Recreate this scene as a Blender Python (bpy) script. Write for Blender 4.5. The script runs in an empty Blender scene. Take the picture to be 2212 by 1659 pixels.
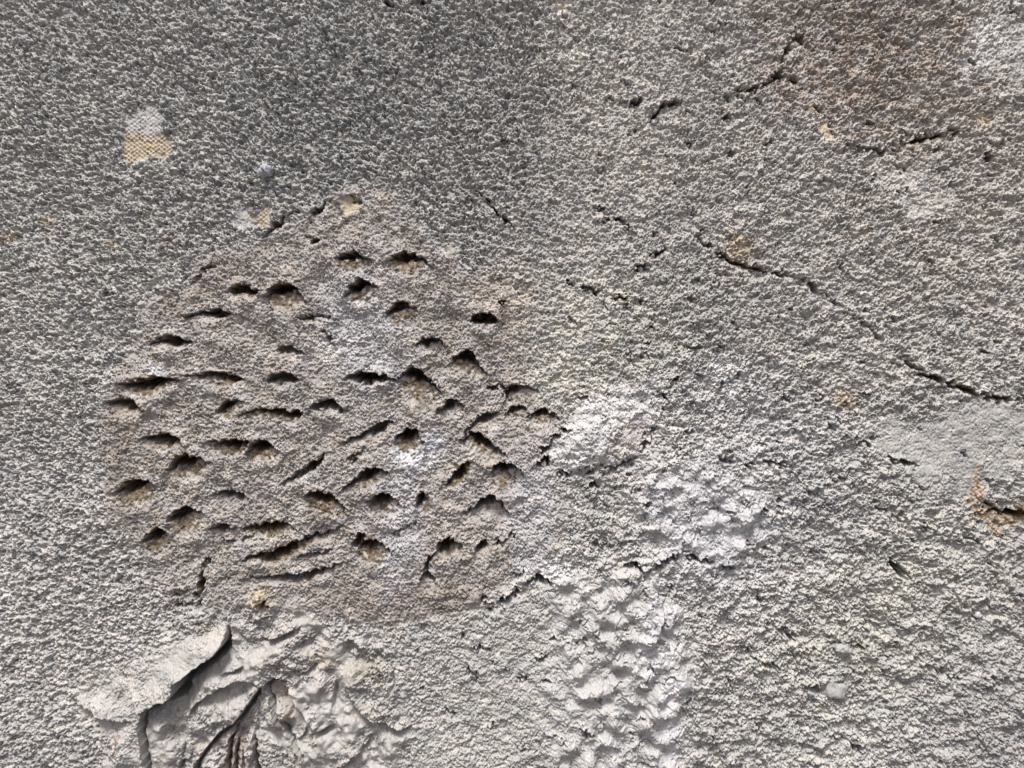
import bpy, math
import numpy as np

# ------------------------------------------------------------------ camera, sky, sun, exposure
SC = bpy.context.scene
U = 0.64 / 2212.0            # metres per unit; one unit is 1/2212 of the width of wall in view
CAM_Z = 1.40                 # height of the middle of the view above the ground
CX, CY = 1106.0, 829.5       # middle of the view in units

cam_d = bpy.data.cameras.new('camera')
cam = bpy.data.objects.new('camera', cam_d)
SC.collection.objects.link(cam)
cam.location = (0.0, -0.505, CAM_Z)
cam.rotation_euler = (math.radians(90), 0, 0)
cam_d.sensor_width = 36.0
cam_d.lens = 36.0 * 0.505 / 0.64
cam_d.clip_start = 0.01
cam_d.clip_end = 2000.0
SC.camera = cam

SUN_EL, SUN_AZ = math.radians(58), math.radians(-16)   # azimuth measured from straight out of the wall, minus = to the left
sdir = np.array([math.sin(SUN_AZ) * math.cos(SUN_EL), -math.cos(SUN_AZ) * math.cos(SUN_EL), math.sin(SUN_EL)])

world = bpy.data.worlds.new("World")
SC.world = world
world.use_nodes = True
wn = world.node_tree
bg = wn.nodes['Background']
sky = wn.nodes.new('ShaderNodeTexSky')
sky.sky_type = 'NISHITA'
sky.sun_disc = False
sky.sun_elevation = SUN_EL
sky.sun_rotation = math.radians(180) - SUN_AZ
sky.dust_density = 6.0
sky.air_density = 0.6
sky.ozone_density = 0.4
wn.links.new(sky.outputs[0], bg.inputs[0])
bg.inputs[1].default_value = 0.055

sun_d = bpy.data.lights.new('sun', 'SUN')
sun_d.energy = 1.5
sun_d.angle = math.radians(13)
sun_d.color = (1.0, 0.98, 0.945)
sun = bpy.data.objects.new('sun', sun_d)
SC.collection.objects.link(sun)
from mathutils import Vector
sun.rotation_euler = Vector(sdir.tolist()).to_track_quat('Z', 'Y').to_euler()
sun.location = (-1, -3, 5)

SC.view_settings.view_transform = 'Standard'
SC.view_settings.look = 'None'
SC.view_settings.gamma = 1.0
SC.view_settings.use_curve_mapping = False
SC.view_settings.exposure = 1.38

# ------------------------------------------------------------------ grid and noise helpers
GX, GY = 1300, 978
X0, X1, Y0, Y1 = -90.0, 2302.0, -70.0, 1729.0
cell = (X1 - X0) / (GX - 1)
xs = np.linspace(X0, X1, GX, dtype=np.float32)
ys = np.linspace(Y0, Y1, GY, dtype=np.float32)
X, Y = np.meshgrid(xs, ys)
FX = np.fft.rfftfreq(GX, cell)[None, :].astype(np.float32)
FY = np.fft.fftfreq(GY, (Y1 - Y0) / (GY - 1))[:, None].astype(np.float32)

def noise(wl, seed, bw=0.35, aniso=1.0, rot=0.0):
    """band-passed noise, unit deviation, wavelength wl units; aniso > 1 stretches it along x"""
    rng = np.random.default_rng(seed)
    F = np.fft.rfft2(rng.standard_normal((GY, GX)).astype(np.float32))
    c, s = math.cos(rot), math.sin(rot)
    fx = (FX * c + FY * s) * aniso
    fy = (-FX * s + FY * c)
    k = np.sqrt(fx * fx + fy * fy) * wl
    F = F * np.exp(-0.5 * ((k - 1.0) / bw) ** 2)
    n = np.fft.irfft2(F, s=(GY, GX)).astype(np.float32)
    return (n - n.mean()) / n.std()

def lownoise(wl, seed):
    rng = np.random.default_rng(seed)
    F = np.fft.rfft2(rng.standard_normal((GY, GX)).astype(np.float32))
    k2 = (FX * FX + FY * FY) * wl * wl
    n = np.fft.irfft2(F / (1 + k2 * 4) ** 1.6, s=(GY, GX)).astype(np.float32)
    return (n - n.mean()) / n.std()

def blur(a, r):
    F = np.fft.rfft2(a)
    return np.fft.irfft2(F * np.exp(-2 * (math.pi ** 2) * r * r * (FX * FX + FY * FY)), s=(GY, GX)).astype(np.float32)

def sstep(a, b, x):
    t = np.clip((x - a) / (b - a), 0, 1)
    return t * t * (3 - 2 * t)

def cells(sx, sy, seed, rot=0.0, gx=None, gy=None):
    """cellular pattern: nearest distance (in cells), second distance, random value of the cell"""
    rng = np.random.default_rng(seed)
    c, s = math.cos(rot), math.sin(rot)
    gx = X if gx is None else gx
    gy = Y if gy is None else gy
    u = (gx * c + gy * s) / sx + 400
    v = (-gx * s + gy * c) / sy + 400
    iu, iv = np.floor(u).astype(np.int32), np.floor(v).astype(np.int32)
    T = 512
    jx = rng.random((T, T)).astype(np.float32); jy = rng.random((T, T)).astype(np.float32); val = rng.random((T, T)).astype(np.float32)
    f1 = np.full(u.shape, 9, np.float32); f2 = f1.copy(); vv = np.zeros_like(f1)
    for a in (-1, 0, 1):
        for b in (-1, 0, 1):
            p, q = (iu + a) % T, (iv + b) % T
            d = (iu + a + jx[q, p] - u) ** 2 + (iv + b + jy[q, p] - v) ** 2
            m = d < f1
            f2 = np.where(m, f1, np.minimum(f2, d)); vv = np.where(m, val[q, p], vv); f1 = np.where(m, d, f1)
    return np.sqrt(f1), np.sqrt(f2), vv

def chunks(sx, sy, seed, rot=0.0, gx=None, gy=None, gap=.16, tilt=.9):
    """broken granules: every cell is a tilted facet at its own height, with sunk joints"""
    rng = np.random.default_rng(seed)
    c, s = math.cos(rot), math.sin(rot)
    u = (gx * c + gy * s) / sx + 400
    v = (-gx * s + gy * c) / sy + 400
    iu, iv = np.floor(u).astype(np.int32), np.floor(v).astype(np.int32)
    T = 512
    jx, jy, val, ta, tb = (rng.random((T, T)).astype(np.float32) for _ in range(5))
    f1 = np.full(u.shape, 9, np.float32); f2 = f1.copy(); hh = np.zeros_like(f1); vv = np.zeros_like(f1)
    for a in (-1, 0, 1):
        for b in (-1, 0, 1):
            p, q = (iu + a) % T, (iv + b) % T
            ox, oy = iu + a + jx[q, p] - u, iv + b + jy[q, p] - v
            d = ox * ox + oy * oy
            m = d < f1
            f2 = np.where(m, f1, np.minimum(f2, d))
            hh = np.where(m, val[q, p] + tilt * ((ta[q, p] - .5) * ox + (tb[q, p] - .5) * oy), hh)
            vv = np.where(m, ta[q, p], vv)
            f1 = np.where(m, d, f1)
    e = np.sqrt(f2) - np.sqrt(f1)
    return (hh - .5) - .55 * np.exp(-(e / gap) ** 2), vv

# warped coordinates: the hand-placed features get ragged edges
W1, W2 = noise(26, 11, .5), noise(26, 12, .5)
W3, W4 = noise(11, 13, .5), noise(11, 14, .5)
XW = X + 2.2 * W1 + 1.3 * W3
YW = Y + 2.2 * W2 + 1.3 * W4
W5, W6 = noise(110, 15, .6), noise(110, 16, .6)
XB = XW + 9 * W5 + 3 * W1                    # rougher warp for borders of stains and patches
YB = YW + 9 * W6 + 3 * W2

def blob(cx, cy, rx, ry, rot=0.0, soft=0.5, rag=1.0):
    """soft ellipse mask with a ragged border"""
    a = math.radians(rot); c, s = math.cos(a), math.sin(a)
    dx, dy = X + (XB - X) * rag - cx, Y + (YB - Y) * rag - cy
    u, v = (dx * c + dy * s) / rx, (-dx * s + dy * c) / ry
    r = np.sqrt(u * u + v * v)
    return 1 - sstep(1 - soft, 1 + soft, r)

def poly(pts, soft=8.0, rag=1.0):
    px, py = X + (XB - X) * rag, Y + (YB - Y) * rag
    ins = np.zeros(X.shape, bool)
    n = len(pts)
    for i in range(n):
        (xa, ya), (xb, yb) = pts[i], pts[(i + 1) % n]
        if ya == yb: continue
        m = (py > ya) != (py > yb)
        ins ^= m & (px < (xb - xa) * (py - ya) / (yb - ya) + xa)
    m = ins.astype(np.float32)
    return np.clip(blur(m, soft), 0, 1) if soft > 0 else m

def stroke(pts, reach, clean=False):
    """bbox slices, signed distance (positive below a line drawn left to right), position 0..1 along it"""
    pts = np.array(pts, np.float32)
    lo, hi = pts.min(0) - reach, pts.max(0) + reach
    i0, i1 = np.searchsorted(xs, lo[0]), np.searchsorted(xs, hi[0])
    j0, j1 = np.searchsorted(ys, lo[1]), np.searchsorted(ys, hi[1])
    sl = (slice(j0, j1), slice(i0, i1))
    k = 0.35 if clean else 1.35
    px = X[sl] + (XW[sl] - X[sl]) * k; py = Y[sl] + (YW[sl] - Y[sl]) * k
    seg = np.sqrt(((pts[1:] - pts[:-1]) ** 2).sum(1)); cum = np.concatenate([[0], np.cumsum(seg)])
    best = np.full(px.shape, 1e9, np.float32); sg = np.ones_like(best); tt = np.zeros_like(best)
    for n in range(len(seg)):
        if seg[n] < 1e-3: continue
        a, b = pts[n], pts[n + 1]
        dx, dy = (b - a) / seg[n]
        t = np.clip((px - a[0]) * dx + (py - a[1]) * dy, 0, seg[n])
        qx, qy = px - a[0] - t * dx, py - a[1] - t * dy
        d = qx * qx + qy * qy
        m = d < best
        cr = dx * (py - a[1]) - dy * (px - a[0])
        best = np.where(m, d, best); sg = np.where(m, np.sign(cr), sg); tt = np.where(m, (cum[n] + t) / cum[-1], tt)
    return sl, np.sqrt(best) * sg, tt

def smooth_line(pts, n=6):
    """Catmull-Rom through the points"""
    P = [np.array(p, float) for p in pts]
    if len(P) < 3: return pts
    P = [2 * P[0] - P[1]] + P + [2 * P[-1] - P[-2]]
    out = []
    for i in range(1, len(P) - 2):
        for k in range(n):
            t = k / n
            out.append(0.5 * (2 * P[i] + (P[i + 1] - P[i - 1]) * t + (2 * P[i - 1] - 5 * P[i] + 4 * P[i + 1] - P[i + 2]) * t * t
                              + (3 * P[i] - P[i - 1] - 3 * P[i + 1] + P[i + 2]) * t ** 3))
    out.append(P[-2])
    return out

JAG = 0.9 * noise(52, 71, .6) + .35 * noise(22, 72, .5) + .6
H = np.zeros(X.shape, np.float32)        # relief towards the viewer, in units
UNDER = np.zeros(X.shape, np.float32)    # depth of undercut hollows: shifts points up under the lip
BROWN = np.zeros(X.shape, np.float32)
DAMP = np.zeros(X.shape, np.float32)     # how much of the grain is smoothed away
HID = np.zeros(X.shape, np.int32)        # id of a hollow
HST = np.zeros(X.shape, np.float32)
CRK = np.zeros(X.shape, np.int32)

def lip(pts, D, L, up=None, fu=12, brown=0.0, hid=0, crk=0, clean=False, taper=0.32, t0=None, flat=0.0, under=1.0, cleft=0.0, jag=0.0):
    """an overhanging edge: below it the surface drops by D and climbs out again over L; above it swells by up over fu"""
    if up is None: up = D * 0.12
    pts = smooth_line(pts)
    sl, s, t = stroke(pts, max(L, fu * 3) + 6, clean)
    if s.size == 0: return
    tp = np.sin(np.clip(np.minimum(t, 1 - t) / taper, 0, 1) * math.pi / 2) ** 0.8
    if t0 is not None:                      # deepest away from the middle
        tp = tp * (0.35 + 0.65 * np.exp(-((t - t0) / 0.28) ** 2))
    Ll = L * (0.35 + 0.65 * tp)
    prof = np.clip(1 - s / np.maximum(Ll, 1), 0, 1)
    prof = prof ** (1.25 - 0.4 * flat)
    below = sstep(-1.6, 1.2, s)
    end = np.where((t <= 0.0001) | (t >= 0.9999), 0.0, 1.0)
    if cleft > 0:                            # a narrow deep cleft under the lip, then a shallow bowl floor that catches the light
        cw = cleft * (0.35 + 0.65 * tp)
        dep = tp * below * end * (D * (1 - sstep(0.45, 1.15, s / cw) )  + 0.30 * D * np.clip(1 - s / np.maximum(Ll, 1), 0, 1))
    else:
        dep = D * tp * prof * below * end
    if jag > 0:
        jn = np.clip(1 - jag + jag * JAG[sl], .12, 1.5); dep = dep * jn; tp = tp * jn
    rim = up * tp * np.exp(-np.clip(-s, 0, None) / fu) * (1 - below)
    H[sl] += rim - dep
    UNDER[sl] = np.maximum(UNDER[sl], dep * (0.12 * under))
    DAMP[sl] = np.maximum(DAMP[sl], np.clip(dep / (D + .1) * 1.1, 0, 0.55) if D > 8 else 0)
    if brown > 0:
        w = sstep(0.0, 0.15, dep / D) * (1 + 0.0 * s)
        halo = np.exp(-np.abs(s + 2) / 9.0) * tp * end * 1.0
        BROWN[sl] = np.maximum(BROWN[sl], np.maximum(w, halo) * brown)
    if hid:
        q = dep / D
        m = (q > 0.04) & (dep > HST[sl])
        HID[sl] = np.where(m, hid, HID[sl]); HST[sl] = np.where(m, dep, HST[sl])
    if crk:
        m = (dep > 0.35 * D)
        CRK[sl] = np.where(m, crk, CRK[sl])

# ------------------------------------------------------------------ zones of the wall
patch_pts = [(760, 408), (700, 440), (650, 480), (580, 515), (470, 548), (408, 625), (322, 655), (300, 725), (268, 800), (234, 870),
             (226, 1000), (232, 1100), (280, 1160), (310, 1220), (370, 1290), (440, 1305), (520, 1300), (600, 1312), (700, 1325),
             (850, 1352), (960, 1335), (1050, 1292), (1130, 1245), (1200, 1200), (1212, 1100), (1180, 1010), (1212, 910),
             (1150, 850), (1135, 780), (1100, 720), (1095, 640), (1010, 590), (930, 500), (870, 440), (820, 405)]
PATCH = poly(patch_pts, 7, 0.8)
smear_pts = [(150, 1497), (250, 1450), (360, 1400), (440, 1330), (520, 1285), (650, 1310), (770, 1335), (835, 1385), (835, 1440),
             (880, 1540), (905, 1590), (850, 1650), (820, 1740), (230, 1740), (215, 1660), (235, 1570), (175, 1515)]
SMEAR = poly(smear_pts, 9, 0.5)
SMS = blur(SMEAR, 24)                     # softer: the plaster thins out into the coat
wing_pts = [(152, 1497), (250, 1452), (350, 1412), (430, 1372), (470, 1340), (498, 1345), (490, 1385), (477, 1405), (438, 1433), (412, 1453),
            (391, 1468), (384, 1495), (315, 1527), (312, 1600), (322, 1740), (240, 1740), (245, 1620), (235, 1550), (175, 1515)]
WING = poly(wing_pts, 20, 0.6)
daub_pts = [(1175, 1290), (1230, 1255), (1300, 1240), (1380, 1225), (1430, 1260), (1455, 1350), (1490, 1450), (1478, 1560), (1480, 1740),
            (1290, 1740), (1230, 1640), (1200, 1540), (1190, 1400)]
DAUB = poly(daub_pts, 18, 2.2)
lump_pts = [(1360, 1020), (1450, 985), (1560, 990), (1650, 1040), (1690, 1110), (1650, 1180), (1560, 1225), (1440, 1215), (1390, 1130)]
LUMP = poly(lump_pts, 20, 2.2)
lobe_pts = [(1205, 925), (1290, 850), (1390, 810), (1440, 840), (1430, 920), (1380, 985), (1290, 1015), (1200, 1022), (1185, 970)]
LOBE = poly(lobe_pts, 9, 0.7)
skim_pts = [(1930, 905), (2010, 900), (2110, 855), (2230, 870), (2320, 900), (2320, 1080), (2190, 1020), (2130, 1000), (2110, 1060),
            (2000, 1060), (1940, 985), (1870, 985), (1850, 950)]
SKIM = poly(skim_pts, 9, 1.8)
skim_b = poly([(2110, 60), (2200, 20), (2320, 30), (2320, 160), (2200, 190), (2090, 160), (2075, 130)], 8, 1.0)
skim_c = poly([(1890, 350), (1960, 360), (2040, 400), (2060, 450), (1980, 470), (1950, 430), (1895, 385)], 5, 1.0)
skim_d = poly([(278, 262), (318, 228), (350, 243), (352, 285), (330, 296), (272, 290)], 3, 0.5)
skim_e = poly([(488, 478), (525, 448), (545, 452), (548, 492), (515, 500)], 3, 0.5)
bare_a = poly([(272, 292), (300, 284), (335, 292), (370, 300), (368, 338), (355, 352), (330, 338), (305, 340), (294, 358), (276, 352), (264, 332)], 1.6, 0.35)
bare_b = poly([(545, 470), (572, 445), (586, 455), (578, 485), (560, 495)], 2, 0.5)
bare_c = poly([(742, 440), (765, 428), (788, 440), (775, 460), (748, 466)], 2, 0.5)
bare_d = poly([(2118, 998), (2126, 1040), (2128, 1085), (2165, 1105), (2230, 1118), (2230, 1130), (2160, 1130), (2175, 1160), (2120, 1130),
               (2085, 1070), (2100, 1020)], 2.5, 0.6)
bare_e = poly([(1205, -10), (1235, -6), (1222, 22), (1200, 30)], 2, 0.5)
bare_f = poly([(1778, 285), (1800, 270), (1800, 300), (1780, 312)], 2, 0.6)
RUST = bare_d

# ------------------------------------------------------------------ grain of the render, zone by zone
left = 1 - sstep(900, 1500, X + 0.35 * Y - 250)
warpx, warpy = X + 1.6 * W3, Y + 1.6 * W4
g1 = noise(15.5, 21, .34, 1.35, math.radians(5)); g2 = noise(8.5, 22, .32, 1.3, math.radians(5))
grainL = 0.75 * g1 + 0.45 * g2
g3 = noise(16.5, 23, .34, 1.5, math.radians(-9)); g4 = noise(8.5, 24, .32, 1.4, math.radians(-9))
g4b = noise(32, 27, .4, 1.5, math.radians(12))
grainR = 0.70 * g3 + 0.38 * g4 + 0.30 * g4b
g5 = noise(9.5, 25, .35, 1.7, math.radians(4)); g6 = noise(17, 26, .35, 1.5, math.radians(4))
grainP = 0.55 * g5 + 0.45 * g6 + 0.25 * g2
f1, f2, cv = cells(13, 10, 31, math.radians(4), warpx, warpy)
dome = np.sqrt(np.clip(1 - (f1 / 0.85) ** 2, 0, 1)) * (0.35 + 0.65 * cv)
f1b, f2b, cvb = cells(15, 11, 32, math.radians(-12), X + 3 * W3 + 3 * W1, Y + 3 * W4)
domeb = np.sqrt(np.clip(1 - (f1b / 0.9) ** 2, 0, 1)) * (0.25 + 0.75 * cvb)
f1c, f2c, cvc = cells(30, 24, 33, math.radians(20), X + 4 * W1, Y + 4 * W2)
lump = np.clip(1 - (f1c / 0.8) ** 2, 0, 1) * (0.2 + 0.8 * cvc)

def pits(g, thr=0.25):
    """plateaus with sharp pits between them"""
    return np.where(g > -thr, (g + thr) * 0.25, (g + thr) * 1.0)
jx_, jy_ = X + 2.6 * W3 + 2.0 * g2, Y + 2.6 * W4 + 2.0 * g4
ckA, cv = chunks(16.5, 11.5, 61, math.radians(5), jx_, jy_)
ckB, cvs = chunks(9.5, 7.5, 62, math.radians(5), jx_, jy_)
ckC, cvb = chunks(19, 13, 63, math.radians(-11), X + 3.5 * W3 + 2 * g4, Y + 3 * W4 + 2 * g2)
ckD, cvd = chunks(10.5, 7.5, 64, math.radians(-8), X + 3 * W4 + 1.5 * g4, Y + 3 * W3 + 1.5 * g2)
hL = 8.0 * ckA + 3.0 * ckB + 4.4 * pits(grainL, .5) + 2.2 * dome
hR = 6.8 * ckC + 3.6 * ckD + 3.8 * pits(grainR, .5) + 2.2 * domeb
hP = 3.0 * ckC + 4.6 * ckD + 2.2 * pits(grainP, 0.35)
l2a, l2b, l2v = cells(19, 16, 35, math.radians(-20), X + 3 * W1 + 2 * W3, Y + 3 * W2 + 2 * W4)
lump2 = np.clip(1 - (l2a / 0.75) ** 2, 0, 1) * (0.3 + 0.7 * l2v)
lump = np.clip(1 - (f1c / 0.8) ** 2, 0, 1) ** .8 * (0.2 + 0.8 * cvc)
ckE, cve = chunks(27, 21, 65, math.radians(35), X + 4 * W1 + 3 * W3, Y + 4 * W2 + 3 * W4, gap=.22, tilt=1.5)
r1, r2, rv = cells(17, 20, 66, math.radians(15), X + 3.5 * W1 + 3 * W3, Y + 3.5 * W2 + 3 * W4)
q1, q2, qv = cells(27, 33, 67, math.radians(-15), X + 7 * W1 + 3 * W3, Y + 7 * W2 + 3 * W4)
curd = np.sqrt(np.clip(1 - (r1 / .92) ** 2, 0, 1)) * (.3 + .7 * rv)
curd2 = np.sqrt(np.clip(1 - (q1 / .95) ** 2, 0, 1)) * (.1 + .9 * qv)
hD = 6.0 * curd + 4.5 * curd2 + 1.8 * noise(60, 34, .6) + 1.6 * ckA + 1.2 * ckB
pim = np.clip(1 - (l2a / 0.42) ** 2, 0, 1) * (l2v > .55)
hS = 0.35 * g5 + 0.5 * noise(26, 35, .5) + (3.6 * ckB + 3.4 * ckD + 4.0 * pim + 3 * ckC) * np.clip(.45 + .9 * lownoise(40, 39), 0.05, 1)

coarse = np.clip(DAUB + 0.75 * LUMP + 0.35 * blob(1150, 1480, 150, 160), 0, 1)
smooth = np.clip(SKIM * .85 + skim_b * .6 + skim_c * .65 + skim_d + skim_e + bare_a + bare_b + bare_c + bare_d * .8 + bare_e + bare_f, 0, 1)
hG = hL * left + hR * (1 - left)
hG = hG * (1 - PATCH) + hP * PATCH
hG = hG * (1 - coarse) + hD * coarse
lobe_tex = 0.6 * hP + 1.6 * noise(34, 36, .5)
hG = hG * (1 - LOBE * .8) + lobe_tex * LOBE * .8
smear_rough = np.clip(0.32 + 0.30 * lownoise(60, 37) + 0.5 * blob(430, 1320, 120, 50) + .35 * blob(720, 1400, 90, 60), 0.06, 1)
SM2 = np.clip(SMEAR * .15 + SMS * .85, 0, 1) ** 1.3
hG = hG * (1 - SM2) + (hS + hL * smear_rough * .75 + 1.5 * lump * smear_rough) * SM2
hG = hG * (1 - WING * .6) + 0.3 * hS * WING * .6
holes = np.clip(-(noise(19, 38, .4) + 1.7), 0, 1) * 5
hG = hG * (1 - smooth * 0.8) - holes * smooth * 0.6

# slow swells
H += 5 * lownoise(260, 41) + 2.0 * lownoise(90, 42) * (0.35 + 0.65 * (1 - left)) + 2.0 * noise(48, 43, .5) * .5 * (1 - left * .8) * (1 - smooth * .8)
H += PATCH * (2.6 * noise(110, 44, .5) + 0.8 * noise(60, 45, .7)) + 3.0 * PATCH
H += DAUB * (10 + 5 * noise(60, 46, .5)) + LUMP * (8 + 4 * noise(60, 47, .5)) + 22 * blob(1290, 950, 70, 55, -30, .9, .3) * LOBE
H += blob(1425, 1450, 34, 210, -4, .6, .6) * 10
H += -4 * smooth
ledge = noise(120, 81, .7) + .35 * noise(40, 82, .5) + .12 * noise(16, 83, .4); ledge2 = noise(75, 84, .6, 1.5, math.radians(25)) + .4 * noise(28, 85, .5)
rm = sstep(1050, 1350, X) * (1 - SMS) * (1 - SKIM) * (.35 + .65 * sstep(650, 1000, Y))
H += rm * (5.0 * sstep(.30, .42, ledge) + 4.5 * sstep(.8, .95, ledge2) - 3.5 * sstep(1.0, 1.1, -ledge2))
tear = noise(105, 86, .8) + .30 * noise(34, 87, .5) + .10 * noise(14, 88, .4)
tearm = sstep(.2, .9, noise(70, 89, .6)) * rm
H -= 10 * np.exp(-((tear - .1) / .055) ** 2) * tearm
H += 3.5 * sstep(.1, .0, tear) * tearm * sstep(-.9, -.1, tear)
tear2 = noise(80, 90, .8, 1.3, .5) + .35 * noise(26, 91, .5)
H -= 8 * np.exp(-((tear2 + .2) / .05) ** 2) * sstep(.3, 1, noise(60, 92, .6)) * rm * (1 - smooth)
# strands dragged out of the knot of the smear
ang = np.arctan2(X - 572, Y - 1478); rad = np.hypot(X - 572, Y - 1478)
sec = np.exp(-((ang + .35) / .28) ** 4) * sstep(30, 120, rad) * SMEAR
H += sec * 3.4 * np.sin(ang * 46 + 1.2 * W1) + sec * 1.4 * np.sin(ang * 97 + W3)
H += SMEAR * (1 - WING) * (2.2 * noise(44, 93, .6) + 1.2 * noise(24, 94, .5))
H += SMS * (5 * noise(90, 48, .5))

# ------------------------------------------------------------------ finger hollows of the pitted patch
def arch(cx, cy, w, ang=0, a=0.38):
    r = math.radians(ang); c, s = math.cos(r), math.sin(r)
    out = []
    for k in (-1, -.75, -.4, 0, .4, .75, 1):
        x, y = k * w, a * w * (abs(k) ** 2.2)
        out.append((cx + x * c - y * s, cy + x * s + y * c))
    return out

def hollow(p, D, L, brown, t0, hid):
    """a scoop pushed up under its own lip: a dark cleft under the arch and a round floor climbing out below"""
    q = np.array(smooth_line(p, 4), float); a, b = q[0], q[-1]
    c0 = (a + b) / 2; wd = np.linalg.norm(b - a); ax = (b - a) / wd; nv = np.array([-ax[1], ax[0]])
    hw = wd / 2 * (1.16 if wd < 90 else 1.04)
    uu, vv = (q - c0) @ ax / (wd / 2), (q - c0) @ nv * (1.5 if wd < 90 else 1.15)
    o = np.argsort(uu); uu, vv = uu[o], vv[o]
    R_ = hw + L * 1.6 + 70
    i0, i1 = np.searchsorted(xs, c0[0] - R_), np.searchsorted(xs, c0[0] + R_)
    j0, j1 = np.searchsorted(ys, c0[1] - R_), np.searchsorted(ys, c0[1] + R_)
    sl = (slice(j0, j1), slice(i0, i1))
    dx = X[sl] + .8 * (XW[sl] - X[sl]) - c0[0]; dy = Y[sl] + .8 * (YW[sl] - Y[sl]) - c0[1]
    u = (dx * ax[0] + dy * ax[1]) / hw; v = dx * nv[0] + dy * nv[1]
    s_ = v - np.interp(u, uu, vv)
    au = np.clip(np.abs(u), 0, 1)
    w = (1 - au ** 2.4) ** .6
    tt = (u + 1) / 2
    k = 1.0 if t0 is None else 0.30 + 0.70 * np.exp(-((tt - t0) / .26) ** 2)
    round_ = wd < 90
    Lw = np.maximum(L * (1.35 if round_ else 1.1) * w * (1 if round_ else (.5 + .5 * k)), 1)
    below = sstep(-1.2, 1.4, s_)
    cw = (10 + .22 * D) * np.maximum(w * k, .2)
    floor = np.clip(1 - np.clip(s_, 0, None) / Lw, 0, 1)
    dep = below * (D * 1.25 * w * k * (1 - sstep(.5, 1.15, s_ / cw)) + .34 * D * w * (.45 + .55 * k) * floor ** .8)
    # pushed-up mound above the lip, and a slight pillow at the foot
    rim = D * .17 * np.exp(-(np.clip(-s_, 0, None) / 26) ** 1.3) * np.exp(-(u / 1.15) ** 4) * (1 - below)
    foot = D * .10 * np.exp(-((s_ - Lw * 1.15) / 14) ** 2) * np.exp(-(u / .9) ** 4) * below
    H[sl] += rim + foot - dep
    UNDER[sl] = np.maximum(UNDER[sl], dep * .10)
    DAMP[sl] = np.maximum(DAMP[sl], np.clip(dep / (.5 * D), 0, .5))
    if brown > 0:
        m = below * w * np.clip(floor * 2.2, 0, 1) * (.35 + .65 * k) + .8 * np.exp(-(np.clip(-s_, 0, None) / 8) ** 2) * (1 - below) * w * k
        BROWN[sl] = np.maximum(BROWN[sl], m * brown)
    mm = (dep > .05 * D) & (dep > HST[sl])
    HID[sl] = np.where(mm, hid, HID[sl]); HST[sl] = np.where(mm, dep, HST[sl])

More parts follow.
